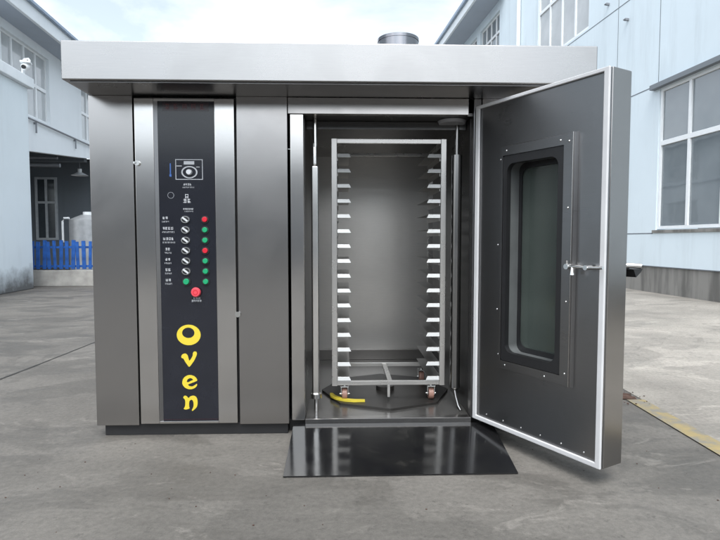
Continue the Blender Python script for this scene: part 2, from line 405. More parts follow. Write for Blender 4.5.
def selector(z):
    mb = MB(); mb.ring((KX, z), .019, .0245, PY-.010, PY-.0002, 1.12, .92, 28)
    k = mb.build('selector_switch', M['bolt'], CDR)
    mb = MB(); mb.cyl((KX, PY-.0004, z), (KX, PY-.009, z), .0185, seg=24); mb.build('switch_body', M['rubber'], k)
    mb = MB(); mb.box(-.021, .021, PY-.019, PY-.0095, -.0055, .0055, .002)
    h = mb.build('switch_lever', M['white_print'], k); h.rotation_euler = (0, R(38), 0); h.location = (KX, 0, z)
for z in rows[:6]: selector(z)
def button(x, z, ma, r=.0185, name='push_button'):
    mb = MB(); mb.ring((x, z), r*.96, r*1.32, PY-.006, PY-.0002); q = mb.build(name, M['rubber'], CDR)
    mb = MB(); mb.cyl((x, PY-.0006, z), (x, PY-.017, z), r, r*.88, seg=24, bev=.003); mb.build('button_cap', ma, q)
for i, z in enumerate(rows): button(BX, z, M['red'] if i in (0, 3) else M['green'])
button(KX, rows[6], M['green'], .021)
mb = MB(); mb.cyl((-1.054, PY-.0005, .945), (-1.054, PY-.018, .945), .016, seg=20); es = mb.build('emergency_button', M['rubber'], CDR)
mb = MB(); mb.cyl((-1.054, PY-.0185, .945), (-1.054, PY-.035, .945), .033, .027, seg=28, bev=.004); mb.build('button_cap', M['pink'], es)
mb = MB(); mb.ring((-1.054, .945), .012, .016, PY-.0365, PY-.0352); mb.build('arrow_ring', M['red'], es)

# lettering: O v e n, cut from yellow vinyl
def smooth_loop(p, n=6):
    out = []; L = len(p)
    for i in range(L):
        a, b_, c, d = (Vector(p[(i+k-1) % L]) for k in range(4))
        for j in range(n):
            t = j/n
            out.append(.5*((2*b_)+(c-a)*t+(2*a-5*b_+4*c-d)*t*t+(3*b_-a-3*c+d)*t**3))
    return out
def letter(name, loops):
    cu = bpy.data.curves.new(name, 'CURVE'); cu.dimensions = '2D'; cu.fill_mode = 'BOTH'; cu.extrude = .001
    for lp in loops:
        s = cu.splines.new('POLY'); q = smooth_loop(lp); s.points.add(len(q)-1); s.use_cyclic_u = True
        for pt, v_ in zip(s.points, q): pt.co = (-1.283+v_.x*.001236, .7956-v_.y*.00126, 0, 1)
    o = bpy.data.objects.new('tmp', cu); me = bpy.data.meshes.new_from_object(o); bpy.data.objects.remove(o)
    me.transform(Matrix.Translation((0, PY-.0014, 0)) @ Matrix.Rotation(R(90), 4, 'X'))
    me.name = name; me.materials.clear(); me.materials.append(M['yellow'])
    o = bpy.data.objects.new(name, me); COL.objects.link(o); o.parent = CDR
def ell(cx, cy, rx, ry, rot=0, n=14):
    return [(cx+rx*math.cos(t)*math.cos(rot)-ry*math.sin(t)*math.sin(rot), cy+rx*math.cos(t)*math.sin(rot)+ry*math.sin(t)*math.cos(rot)) for t in [2*math.pi*k/n for k in range(n)]]
letter('letter', [ell(140, 103, 62, 53), ell(138, 92, 32, 27)])
letter('letter', [[(100, 212), (108, 202), (122, 200), (132, 208), (136, 222), (141, 236), (150, 226), (158, 212), (160, 200), (165, 190), (176, 190), (181, 198), (177, 214), (166, 236), (152, 256), (140, 268), (130, 258), (118, 240), (110, 226), (101, 222)]])
letter('letter', [[(102, 352), (107, 332), (120, 318), (140, 312), (160, 316), (174, 326), (180, 340), (168, 347), (150, 354), (132, 362), (140, 370), (154, 371), (168, 364), (178, 358), (178, 368), (166, 380), (146, 386), (124, 382), (109, 370)],
                  [(126, 347), (130, 335), (142, 328), (154, 331), (157, 338), (146, 343), (134, 349)]])
letter('letter', [[(106, 430), (112, 420), (124, 423), (133, 432), (142, 424), (158, 420), (172, 426), (179, 440), (180, 460), (176, 478), (166, 490), (152, 500), (150, 494), (157, 480), (159, 462), (156, 447), (148, 441), (139, 447), (136, 460), (136, 478), (138, 485), (130, 490), (118, 492), (107, 488), (113, 478), (116, 458), (114, 440)]])

# baking chamber
T = .02
mb = MB(); mb.box(CX0-T, CX1+T, CD, CD+T, CZ0-T, CZ1+T); bw = mb.build('chamber_back', M['chamber'], OV)
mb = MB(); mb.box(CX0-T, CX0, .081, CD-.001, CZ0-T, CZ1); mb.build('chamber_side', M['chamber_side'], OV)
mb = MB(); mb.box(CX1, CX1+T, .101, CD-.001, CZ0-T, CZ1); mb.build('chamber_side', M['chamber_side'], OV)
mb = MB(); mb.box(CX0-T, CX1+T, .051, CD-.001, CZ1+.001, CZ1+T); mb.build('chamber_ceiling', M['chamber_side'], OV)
mb = MB(); mb.box(CX0+.001, CX1-.001, .05, CD-.002, CZ0-T, CZ0); mb.build('chamber_floor', M['dark_floor'], OV)
mb = MB(); mb.box(CX0+.001, CX1-.001, -.012, .049, .072, CZ0+.004, .003); mb.build('threshold', M['steel'], OV)
mb = MB(); mb.box(CX0+.02, CX1-.02, CD-.05, CD-.002, CZ0, CZ0+.10, .004); mb.build('skirting', M['skirt'], OV)
mb = MB(); mb.box(CX0+.002, CX1-.002, .22, .25, 2.03, CZ1-.001, .003); mb.build('ceiling_rib', M['chamber_side'], OV)
mb = MB(); mb.cyl((.63, .19, CZ1), (.63, .19, CZ1-.022), .098, .088, seg=36, bev=.004); mb.build('ceiling_lamp', M['lamp_glass'], OV)
# guide posts inside the mouth
mb = MB(); mb.box(-.323, -.273, .145, .185, .22, 1.78, .013, 4); mb.box(-.312, -.285, .150, .180, 1.7805, 1.93, .008, 3); mb.cyl((-.295, .16, .106), (-.295, .16, .22), .014, seg=16); mb.cyl((-.295, .16, .2), (-.295, .16, .23), .036, seg=24)
mb.cyl((-.295, .16, 1.90), (-.295, .16, CZ1-.001), .014, seg=12)
mb.build('guide_post', M['bar'], OV)
mb = MB(); mb.cyl((.672, .22, .25), (.672, .22, 1.86), .035, seg=24); mb.sphere((.672, .22, .25), .03, (1, 1, .7)); mb.tube([(.672, .22, .24), (.676, .2, .19), (.688, .17, .13), (.700, .14, .106)], .010, 10); mb.cyl((.672, .22, 1.84), (.672, .22, CZ1-.001), .014, seg=12)
mb.build('guide_post', steel('dull_tube', (.26, .255, .25), .26, (1, 1, 1), var=.015, wave=0), OV)
# turntable
mb = MB(); mb.cyl((.215, .64, CZ0+.001), (.215, .64, CZ0+.016), .49, seg=8); mb.cyl((.215, .64, CZ0+.016), (.215, .64, CZ0+.05), .07, seg=24)
mb.build('turntable', M['plate'], OV)

# ---- the open door (own frame: x along the leaf from the hinge, y through the leaf, z up)
DW, DT, DZ0, DZ1 = .953, .165, .105, 2.135
DR = empty('door', (.752, -.002, 0), R(-61.3), OV)
def door_leaf():
    mb = MB(); o = [(.0, DZ0), (DW, DZ0), (DW, DZ1), (.0, DZ1)]; i = [(.275, .555), (.69, .555), (.69, 1.775), (.275, 1.775)]
    mb.frame(o, i, .004, DT)
    bmesh.ops.recalc_face_normals(mb.bm, faces=mb.bm.faces)
    return mb
# the inner skin is dark, the outer casing is brushed steel: two shells butted in the leaf's thickness
mb = MB(); mb.frame([(.004, DZ0+.004), (DW-.004, DZ0+.004), (DW-.004, DZ1-.004), (.004, DZ1-.004)], [(.275, .555), (.69, .555), (.69, 1.775), (.275, 1.775)], .002, .012)
mb.build('inner_skin', M['steel_dark'], DR)
mb = MB(); mb.frame([(0, DZ0), (DW, DZ0), (DW, DZ1), (0, DZ1)], [(.262, .545), (.70, .545), (.70, 1.785), (.262, 1.785)], .0125, DT)
leaf = mb.build('leaf_casing', M['steel'], DR)
bv = leaf.modifiers.new('soft', 'BEVEL'); bv.width = .006; bv.segments = 3; bv.limit_method = 'ANGLE'; bv.harden_normals = True
# white seal all round the inner face
mb = MB(); mb.frame([(.001, DZ0+.001), (DW-.001, DZ0+.001), (DW-.001, DZ1-.001), (.001, DZ1-.001)], [(.036, DZ0+.030), (DW-.034, DZ0+.030), (DW-.034, DZ1-.022), (.036, DZ1-.022)], -.014, .0015)
sl = mb.build('seal', M['seal'], DR); bv = sl.modifiers.new('soft', 'BEVEL'); bv.width = .006; bv.segments = 3; bv.limit_method = 'ANGLE'; bv.harden_normals = True
# raised window frame with sloping sides
mb = MB(); n4 = lambda x0, x1, z0, z1: [(x0, z0), (x1, z0), (x1, z1), (x0, z1)]
L = [[mb.bm.verts.new((x, y, z)) for x, z in lp] for lp, y in ((n4(.236, .772, .487, 1.850), .0015), (n4(.246, .758, .497, 1.838), -.028), (n4(.262, .702, .545, 1.785), -.028), (n4(.262, .702, .545, 1.785), .0115))]
for A, B in zip(L, L[1:]):
    for k in range(4): mb.bm.faces.new((A[k], A[(k+1) % 4], B[(k+1) % 4], B[k]))
wf = mb.build('window_frame', M['steel_dark'], DR)
mb = MB(); mb.box(.7575, .763, -.031, -.012, .492, 1.845, .0015); mb.build('frame_edge_highlight', M['steel_strip'], DR)  # brighter strip put in as the highlight along the frame's lit edge
# black gasket lining the opening, with rounded inner corners, and the glass at the bottom of the recess
mb = MB(); mb.frame(rrect(.264, .700, .547, 1.783, .012), rrect(.292, .664, .600, 1.735, .05), -.024, .010)
mb.build('gasket', M['rubber'], DR)
mb = MB(); mb.frame(rrect(.270, .694, .552, 1.778, .012), rrect(.284, .676, .592, 1.745, .05), .0105, .088)
mb.build('window_reveal', plain('reveal_steel', (.17, .18, .18), .35, .4), DR)
mb = MB(); mb.frame(rrect(.276, .690, .580, 1.752, .05), rrect(.306, .650, .622, 1.712, .05), .0885, .0975)
mb.build('gasket', M['rubber'], DR)
mb = MB(); mb.box(.266, .698, .098, .104, .549, 1.781); mb.build('window_glass', M['oven_glass'], DR)
mb = MB(); mb.box(.266, .698, .150, .156, .549, 1.781); mb.build('window_glass', M['oven_glass'], DR)
# screws
def bolt(x, y, z, r=.006):
    mb = MB(); mb.sphere((x, y, z), r, (1, .7, 1), 10, 6); mb.build('bolt', M['bolt'], DR)
for x, z in ((.29, 1.812), (.68, 1.812), (.30, .520), (.60, .516), (.735, 1.80), (.735, 1.45), (.735, .95), (.735, .56)): bolt(x, -.029, z)
for x, z in ((.215, 1.77), (.20, 1.25), (.20, .85), (.215, .57)): bolt(x, .001, z)
for k in range(6): bolt(.12+k*.145, .001, DZ0+.055, .005)
# latch rod inside, lever outside
mb = MB()
mb.tube([(.745, -.047, 1.140), (.80, -.047, 1.142), (.87, -.047, 1.138), (DW+.012, -.047, 1.142)], .0085, 12)
mb.cyl((.752, -.022, 1.140), (.752, -.056, 1.140), .015, seg=16); mb.cyl((.87, -.012, 1.139), (.87, -.058, 1.139), .013, seg=16)
mb.cyl((.785, -.047, 1.138), (.785, -.047, 1.098), .008, .015, seg=14)
mb.cyl((.752, -.047, 1.15), (.752, -.047, 1.172), .006, seg=10)
mb.build('latch_rod', M['tube'], DR)
mb = MB()
mb.box(DW-.11, DW-.03, DT, DT+.02, 1.06, 1.20, .003); mb.cyl((DW-.06, DT+.018, 1.13), (DW-.06, DT+.09, 1.13), .016, seg=16)
mb.hexa([(DW-.085, DT+.075, 1.085), (DW+.005, DT+.075, 1.085), (DW+.005, DT+.115, 1.11), (DW-.085, DT+.115, 1.11), (DW-.085, DT+.05, 1.128), (DW+.005, DT+.05, 1.128), (DW+.005, DT+.13, 1.128), (DW-.085, DT+.13, 1.128)])
mb.build('handle', M['rubber'], DR)
mb = MB(); mb.tube([(DW-.07, DT+.06, 1.145), (DW-.03, DT+.10, 1.145), (DW+.0, DT+.125, 1.142)], .014, 12); mb.build('handle_grip', M['tube'], DR)
for z in (.45, 1.80):
    mb = MB(); mb.cyl((-.018, .05, z-.07), (-.018, .05, z+.07), .016, seg=16); mb.box(-.017, .06, .060, .072, z-.06, z+.06); mb.build('hinge', M['bolt'], DR)

# ramp plate
mb = MB()
mb.hexa([(-.435, -.645, .003), (.845, -.640, .003), (.870, -.014, .070), (-.435, -.014, .070), (-.435, -.645, .010), (.845, -.640, .010), (.870, -.014, .078), (-.435, -.014, .078)])
RP = mb.build('loading_ramp', M['ramp'])
RP.location = OV.location; RP.rotation_euler = OV.rotation_euler
tag(RP, 'black glossy steel loading ramp plate on the ground below the oven mouth', 'ramp')

# ------------------------------------------------------------------ rack trolley
th = R(1.8)
def ovloc(x, y, z): return (x*math.cos(th)-y*math.sin(th), 3.5+x*math.sin(th)+y*math.cos(th), z)
RK = empty('rack_trolley', ovloc(.215, .62, CZ0+.016), th)
tag(RK, 'tall stainless baking rack trolley on casters standing inside the open oven', 'rack trolley')
HW, Y0, Y1, ZB, ZT = .405, -.30, .30, .115, 1.868   # local heights above the turntable
def post(x, y):
    mb = MB(); mb.box(x-.019, x+.019, y, y+.03, ZB, ZT, .003); mb.build('post', M['rack'], RK)
for sx in (-1, 1):
    post(sx*(HW-.019), Y0); post(sx*(HW-.019), Y1-.03)
    mb = MB(); mb.box(sx*(HW-.019)-.012, sx*(HW-.019)+.012, Y0+.03, Y1-.03, ZT-.03, ZT, .002); mb.build('side_rail', M['rack'], RK)
    mb = MB(); mb.box(sx*(HW-.019)-.015, sx*(HW-.019)+.015, Y0+.03, Y1-.03, ZB, ZB+.03, .002); mb.build('side_rail', M['rack'], RK)
mb = MB(); mb.box(-HW+.038, HW-.038, Y0+.002, Y0+.027, ZT-.034, ZT-.002, .003); mb.build('top_bar', M['rack'], RK)
mb = MB(); mb.box(-HW+.038, HW-.038, Y1-.027, Y1-.002, ZT-.034, ZT-.010, .003); mb.build('top_bar', M['rack'], RK)
mb = MB(); mb.box(-HW+.038, HW-.038, Y0+.002, Y0+.027, ZB+.004, ZB+.034, .003); mb.build('bottom_bar', M['rack'], RK)
mb = MB(); mb.box(-HW+.038, HW-.038, Y1-.027, Y1-.002, ZB+.004, ZB+.034, .003); mb.build('bottom_bar', M['rack'], RK)
mb = MB(); mb.box(-.005, .030, Y0+.028, Y1-.028, ZB+.006, ZB+.030, .003); mb.build('bottom_brace', M['rack'], RK)
mb = MB(); mb.box(-.008, .012, Y0+.004, Y0+.024, .03, ZB+.003, .003); mb.build('drive_pin', M['rack'], RK)
# tray runners, 16 a side
def runner_mesh(sx):
    mb = MB(); o_, i_ = sx*(HW-.040), sx*(HW-.138)
    h, c = .027, .014
    y0, y1 = Y0-.006, Y1-.01
    t = .004
    # front lip: a trapezoid leaning slightly back, then the thin shelf behind it and the flange on the posts
    lp = MB(); lp.hexa([(o_, y0, -h), (i_, y0, -h), (i_, y0+t, -h), (o_, y0+t, -h), (o_, y0+.008, 0), (i_+sx*c, y0+.008, 0), (i_+sx*c, y0+.008+t, 0), (o_, y0+.008+t, 0)])
    mb.hexa([(o_, y0+.013, -t), (i_+sx*c, y0+.013, -t), (i_+sx*c, y1, -t), (o_, y1, -t), (o_, y0+.013, -.0003), (i_+sx*c, y0+.013, -.0003), (i_+sx*c, y1, -.0003), (o_, y1, -.0003)])
    mb.box(min(o_, o_-sx*.004), max(o_, o_-sx*.004), y0+.03, y1, -h-.02, -t-.0005)
    return mb, lp
for sx in (-1, 1):
    first = None
    for k in range(16):
        z = 1.872-.1055*k-(CZ0+.016)+.012
        if first is None:
            ra, rb_ = runner_mesh(sx); first = ra.build('tray_runner', M['runner'], RK); o = first; lip = rb_.build('front_lip', M['lip'], first)
            bv = lip.modifiers.new('soft', 'BEVEL'); bv.width = .0015; bv.segments = 2; bv.limit_method = 'ANGLE'; bv.harden_normals = True
        else:
            o = dup(first, RK)
        o.location = (0, 0, z)
def caster(x, y):
    c = empty('caster', (x, y, 0), 0, RK)
    mb = MB(); mb.cyl((-.019, 0, .042), (.019, 0, .042), .042, seg=28, bev=.005); mb.build('wheel', M['wheel'], c)
    mb = MB(); mb.box(-.027, -.022, -.018, .018, .035, .098, .001); mb.box(.022, .027, -.018, .018, .035, .098, .001); mb.box(-.030, .030, -.030, .030, .095, .103, .002); mb.cyl((-.036, 0, .042), (.036, 0, .042), .007, seg=12); mb.cyl((0, 0, .1), (0, 0, .114), .014, seg=12)
    mb.build('bracket', M['bolt'], c)
for x in (-.315, .315):
    for y in (Y0+.06, Y1-.06): caster(x, y)

# yellow strap lying by the caster
mb = MB()
pts = [(-.20, .50), (-.185, .43), (-.145, .375), (-.09, .335), (-.03, .318), (.045, .318)]
pts = [Vector((*p, 0)) for p in pts]
prev = None
for i, p in enumerate(pts):
    d = (pts[min(i+1, len(pts)-1)]-pts[max(i-1, 0)]).normalized(); n = Vector((-d.y, d.x, 0))
    w = (.010, .020, .022, .021, .019, .012)[i]; zl, zh = .001, .014
    q = [mb.bm.verts.new((*(p+n*w*s).xy, z)) for s, z in ((-1, zl), (1, zl), (1, zh), (-1, zh))]
    if prev:
        for k in range(4): mb.bm.faces.new((prev[k], prev[(k+1) % 4], q[(k+1) % 4], q[k]))
    else: mb.bm.faces.new(q[::-1])
    prev = q
mb.bm.faces.new(prev)
ST = mb.build('yellow_strap', M['yellow_rubber']); ST.location = (*ovloc(0, 0, 0)[:2], CZ0+.0165); ST.rotation_euler = (0, 0, th)
tag(ST, 'curved yellow rubber strap on the oven floor in front of a rack caster', 'strap')

# scrap on the ground at the end of the yellow line
mb = MB(); rr = random.Random(5)
for k in range(7):
    x, y = rr.uniform(-.09, .09), rr.uniform(-.05, .05); a = rr.uniform(.03, .07)
    mb.hexa([(x-a, y-a*.5, 0), (x+a, y-a*.6, 0), (x+a*.8, y+a*.5, 0), (x-a*.9, y+a*.4, 0), (x-a*.8, y-a*.4, .012+.012*rr.random()), (x+a*.7, y-a*.4, .02*rr.random()+.006), (x+a*.6, y+a*.4, .012), (x-a*.7, y+a*.3, .015)])
SC = mb.build('scrap_metal', M['scrap']); SC.location = (2.09, 4.33, .009)
tag(SC, 'flat rusty brown scrap lying on concrete where the yellow line ends', 'scrap')

# loose grit on the yard
mb = MB(); rr = random.Random(21)
for k in range(110):
    x, y = rr.uniform(-2.6, 2.1), rr.uniform(1.7, 3.4)
    if -.6 < x < 1.05 and y > 2.75 or y > 3.45: continue
    a = rr.uniform(.0018, .0055); mb.sphere((x, y, a*.5), a, (1, rr.uniform(.6, 1.2), .6), 6, 4)
for k in range(45):
    x, y = 2.1+rr.gauss(0, .12), 4.3+rr.gauss(0, .10); a = rr.uniform(.003, .009); mb.sphere((x, y, .008+a*.4), a, (1, rr.uniform(.6, 1.3), .6), 6, 4)
tag(mb.build('gravel', M['scrap']), 'loose dark grit scattered on the yard concrete', 'gravel', kind='stuff')
# ------------------------------------------------------------------ right-hand factory
YAW = R(5.82)
def window(parent, x, ya, yb, za, zb, cols, transoms, out, glassmat, fw=.07):
    """window set in a street wall; out = +1/-1 towards the street"""
    mb = MB(); x0, x1 = sorted((x, x+out*.07))
    mb.box(x0, x1, ya, ya+fw, za, zb, .006); mb.box(x0, x1, yb-fw, yb, za, zb, .006)
    mb.box(x0, x1, ya+fw, yb-fw, za, za+fw, .006); mb.box(x0, x1, ya+fw, yb-fw, zb-fw, zb, .006)
    for t in transoms: mb.box(x0-.004, x1+.004, ya+fw, yb-fw, t-.055, t+.055, .006)
    for k in range(1, cols):
        y = ya+(yb-ya)*k/cols; zs = [za+fw]+[q for t in transoms for q in (t-.055, t+.055)]+[zb-fw]
        for a, c in zip(zs[::2], zs[1::2]): mb.box(x0-.002, x1+.002, y-.04, y+.04, a, c, .005)
    f = mb.build('window', M['frame'], parent)
    g = MB(); xa, xb = sorted((x+out*.02, x+out*.03)); g.box(xa, xb, ya+fw*.6, yb-fw*.6, za+fw*.6, zb-fw*.6)
    g.build('pane', glassmat, f)
    return f

RB = empty('factory_building', (8.44, 0, 0), YAW)
tag(RB, 'tall pale blue factory on the right with big white framed windows', 'building')
ops = [(9.1, 13.1, 1.52, 4.86), (3.6, 7.6, 1.52, 4.86), (16.45, 20.0, 7.55, 10.7), (9.1, 13.1, 7.55, 10.7), (16.9, 20.4, 1.52, 4.86)]
mb = MB(); wall_face(mb, -6, 23.3, .64, 14, 0, ops, .24)
wall_q = [(0, 23.3), (9, 23.3)]
mb.bm.faces.new([mb.bm.verts.new(p) for p in ((0, 23.3, .64), (9, 23.3, .64), (9, 23.3, 14), (0, 23.3, 14))])
mb.bm.faces.new([mb.bm.verts.new(p) for p in ((0, -6, .64), (9, -6, .64), (9, -6, 14), (0, -6, 14))])
mb.bm.faces.new([mb.bm.verts.new(p) for p in ((0, -6, 14), (9, -6, 14), (9, 23.3, 14), (0, 23.3, 14))])
mb.build('wall', M['wall'], RB, False)
mb = MB(); mb.box(.025, .4, -6, 23.28, 0, .66); mb.build('base_course', M['cement'], RB, False)
mb = MB()
for z in (1.44, 4.97, 7.48):
    segs = [(-6, 23.3)]
    if z < 2: segs = [(-6, 3.5), (7.7, 9.0), (13.2, 16.8), (20.5, 23.3)]
    if 4 < z < 6: segs = [(-6, 3.4), (7.8, 8.9), (13.3, 16.7), (20.6, 23.3)]
    for a, c in segs: mb.box(-.003, .02, a, c, z-.013, z+.013)
mb.box(-.003, .02, -6, 23.3, .632, .652)
for y, a, c in ((13.15, 4.99, 7.46), (14.9, 4.99, 7.46), (14.9, 7.50, 14)): mb.box(-.003, .02, y-.009, y+.009, a, c)
mb.build('wall_joint', M['joint'], RB, False)
for a, c in ((9.0, 13.2), (3.5, 7.7), (16.8, 20.5)):
    mb = MB(); mb.box(-.03, .05, a, c, 1.45, 1.518, .005); mb.build('window_sill', M['cement'], RB)
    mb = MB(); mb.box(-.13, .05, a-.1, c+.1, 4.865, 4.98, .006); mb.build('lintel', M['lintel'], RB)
for i, (a, c, d, e) in enumerate(ops):
    window(RB, .10, a+.005, c-.005, d+.02, e-.005, 4, [d+2.05] if d < 3 else [d+1.8], -1, M['glass'] if d < 3 else M['glass_pale'])
mb = MB(); mb.cyl((-.09, 21.6, .2), (-.09, 21.6, 14), .075, seg=16)
for z in (2.5, 5.5, 8.5, 11.5): mb.box(-.18, .01, 21.5, 21.7, z-.03, z+.03)
mb.build('downpipe', M['frame'], RB)

for y, z in ((14.45, 7.0), (15.38, 7.78), (16.2, 9.2)):
    mb = MB(); mb.box(-.10, .0, y-.035, y+.035, z-.03, z+.03, .006); mb.box(-.12, -.10, y-.05, y+.05, z-.012, z+.012, .003); mb.build('wall_bracket', M['pipe_grey'], RB)
FB = empty('far_factory_building', (8.44, 0, 0), YAW)
tag(FB, 'farther factory block with grey overhanging eave, behind the oven canopy', 'building')
mb = MB(); op2 = [(24.0+3.1*k, 26.6+3.1*k, 8.9, 11.2) for k in range(6)]+[(24.0+3.1*k, 26.6+3.1*k, 1.6, 4.8) for k in range(6)]
wall_face(mb, 23.31, 46, 0, 11.62, .02, op2, .2)
mb.bm.faces.new([mb.bm.verts.new(p) for p in ((.02, 46, 0), (9, 46, 0), (9, 46, 11.6), (.02, 46, 11.6))])
mb.build('wall', M['wall'], FB, False)
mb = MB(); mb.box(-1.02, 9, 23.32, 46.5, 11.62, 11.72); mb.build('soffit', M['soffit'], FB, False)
mb = MB(); mb.box(-1.10, -1.0, 23.32, 46.5, 11.58, 12.15, .01); mb.build('fascia', M['wall_white'], FB, False)
mb = MB(); mb.box(-1.22, -1.101, 23.32, 46.5, 11.95, 12.11, .02); mb.build('gutter', M['gutter'], FB)
mb = MB(); mb.hexa([(-1.05, 23.32, 12.12), (9, 23.32, 12.12), (9, 46.5, 12.12), (-1.05, 46.5, 12.12), (-1.04, 23.32, 12.16), (9, 23.32, 14), (9, 46.5, 14), (-1.04, 46.5, 12.16)]); mb.build('roof', M['roof'], FB, False)
for (a, c, d, e) in op2: window(FB, .18, a+.005, c-.005, d+.005, e-.005, 4, [d+1.5], -1, M['glass'])

# ------------------------------------------------------------------ left-hand buildings
LW = empty('low_wing', (-7.15, 0, 0), YAW)
tag(LW, 'low pale blue wing on the left with stained foot and flat slab roof', 'building')
mb = MB(); mb.box(-1.49, 0, 2, 14.27, 0, 5.2, .02); mb.build('wall', M['wall_wing'], LW, False)
mb = MB(); mb.box(-1.49, .12, 1.9, 14.38, 5.2, 5.46, .015); mb.build('slab_roof', M['wall_white'], LW, False)
mb = MB(); mb.box(.001, .05, 11.46, 11.56, 1.0, 1.1, .01); mb.build('wall_box', M['pipe_grey'], LW)

LB = empty('two_storey_building', (-8.65, 0, 0), YAW)
tag(LB, 'white two-storey building on the left with deep eave and dark open bay', 'building')
opw = [(15.85, 18.75, 5.2, 7.38), (21.4, 24.4, 5.2, 7.38)]+[(27+5.2*k, 30+5.2*k, 5.2, 7.38) for k in range(6)]+[(27+5.2*k, 30+5.2*k, 1.3, 3.9) for k in range(6)]
mb = MB(); wall_face(mb, 2, 25.5, 5.0, 7.65, 0, opw[:2], -.2); wall_face(mb, 25.5, 60, 0, 7.65, 0, opw[2:], -.2)
# lower edge rakes up along the bay
mb.bm.faces.new([mb.bm.verts.new(p) for p in ((0, 2, 3.7), (0, 14.3, 3.8), (0, 14.3, 5.0), (0, 2, 5.0))])
mb.bm.faces.new([mb.bm.verts.new(p) for p in ((0, 14.3, 3.85), (0, 17.1, 4.06), (0, 21.6, 4.50), (0, 25.5, 4.85), (0, 25.5, 5.0), (0, 14.3, 5.0))])
mb.bm.faces.new([mb.bm.verts.new(p) for p in ((0, 14.3, 3.85), (0, 17.1, 4.06), (-.25, 17.1, 4.06), (-.25, 14.3, 3.85))])
mb.bm.faces.new([mb.bm.verts.new(p) for p in ((0, 17.1, 4.06), (0, 21.6, 4.50), (-.25, 21.6, 4.50), (-.25, 17.1, 4.06))])
mb.build('wall', M['wall_white'], LB, False)
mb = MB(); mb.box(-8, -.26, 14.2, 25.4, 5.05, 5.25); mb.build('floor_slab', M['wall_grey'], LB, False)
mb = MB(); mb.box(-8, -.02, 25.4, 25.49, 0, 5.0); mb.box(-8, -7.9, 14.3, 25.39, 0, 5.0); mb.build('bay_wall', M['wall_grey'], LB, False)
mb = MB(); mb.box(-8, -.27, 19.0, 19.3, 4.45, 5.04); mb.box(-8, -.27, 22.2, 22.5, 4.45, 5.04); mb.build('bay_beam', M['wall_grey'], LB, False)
mb = MB(); mb.cyl((-7.5, 20.8, 4.1), (-.6, 20.8, 4.1), .07, seg=12); mb.cyl((-7.5, 20.6, 4.35), (-.6, 20.6, 4.35), .05, seg=12); mb.build('bay_pipe', M['pipe_grey'], LB)
# bay window (in the cross wall, facing the yard)
mb = MB(); wx0, wx1, wz0, wz1 = -3.65, -2.70, 1.28, 4.15
mb.box(wx0, wx0+.1, 25.31, 25.395, wz0, wz1); mb.box(wx1-.1, wx1, 25.31, 25.395, wz0, wz1); mb.box(wx0+.1, wx1-.1, 25.31, 25.395, wz0, wz0+.1); mb.box(wx0+.1, wx1-.1, 25.31, 25.395, wz1-.1, wz1)
mb.box((wx0+wx1)/2-.05, (wx0+wx1)/2+.05, 25.315, 25.39, wz0+.1, wz1-.1); mb.box(wx0+.1, wx1-.1, 25.32, 25.385, 2.95, 3.05)
bwn = mb.build('window', M['frame_grey'], LB); 
mb = MB(); mb.box(wx0+.05, wx1-.05, 25.36, 25.37, wz0+.05, wz1-.05); mb.build('pane', plain('dark_pane', (.05, .06, .07), .1), bwn)
for (a, c, d, e) in opw: window(LB, -.16, a+.005, c-.005, d+.005, e-.005, 4, [d+1.08], 1, M['glass_pale'], .06)
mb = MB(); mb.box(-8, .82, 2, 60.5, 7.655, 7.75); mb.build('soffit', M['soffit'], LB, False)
mb = MB(); mb.box(.76, .86, 2, 60.5, 7.60, 8.10, .01); mb.build('fascia', M['wall_white'], LB, False)
mb = MB(); mb.box(.861, .97, 2, 60.5, 7.99, 8.09, .02); mb.build('gutter', M['gutter'], LB)
mb = MB(); mb.hexa([(-8, 2, 8.08), (.80, 2, 8.08), (.80, 60.5, 8.08), (-8, 60.5, 8.08), (-8, 2, 9.4), (.80, 2, 8.12), (.80, 60.5, 8.12), (-8, 60.5, 9.4)]); mb.build('roof', M['roof'], LB, False)
mb = MB(); mb.cyl((.07, 16.4, 5.08), (.07, 59, 4.9), .03, seg=10)
for y in (17.6, 20.6, 23.6, 26.6):
    mb.box(.0, .09, y-.02, y+.02, 4.98, 5.04); mb.box(.05, .09, y-.02, y+.02, 4.7, 4.99)
mb.build('conduit', M['pipe_grey'], LB)

# security camera on the slab roof
SCM = empty('security_camera', (-8.62, 14.05, 5.46), R(20))
tag(SCM, 'white security camera on a short arm above the low wing roof edge', 'security camera')
mb = MB(); mb.cyl((0, 0, 0), (0, 0, .36), .025, seg=12); mb.tube([(0, 0, .36), (.06, -.04, .42), (.16, -.1, .42), (.2, -.12, .36)], .022, 10); mb.build('arm', M['frame'], SCM)
mb = MB(); mb.sphere((.1, -.18, .2), .10, (1, 1, 1)); mb.box(.0, .24, -.30, -.06, .27, .32, .02); mb.cyl((.1, -.1, .28), (.1, -.1, .4), .02, seg=10); mb.build('housing', M['frame'], SCM)
mb = MB(); mb.cyl((.09, -.25, .17), (.085, -.31, .155), .05, seg=16); mb.build('lens', M['rubber'], SCM)

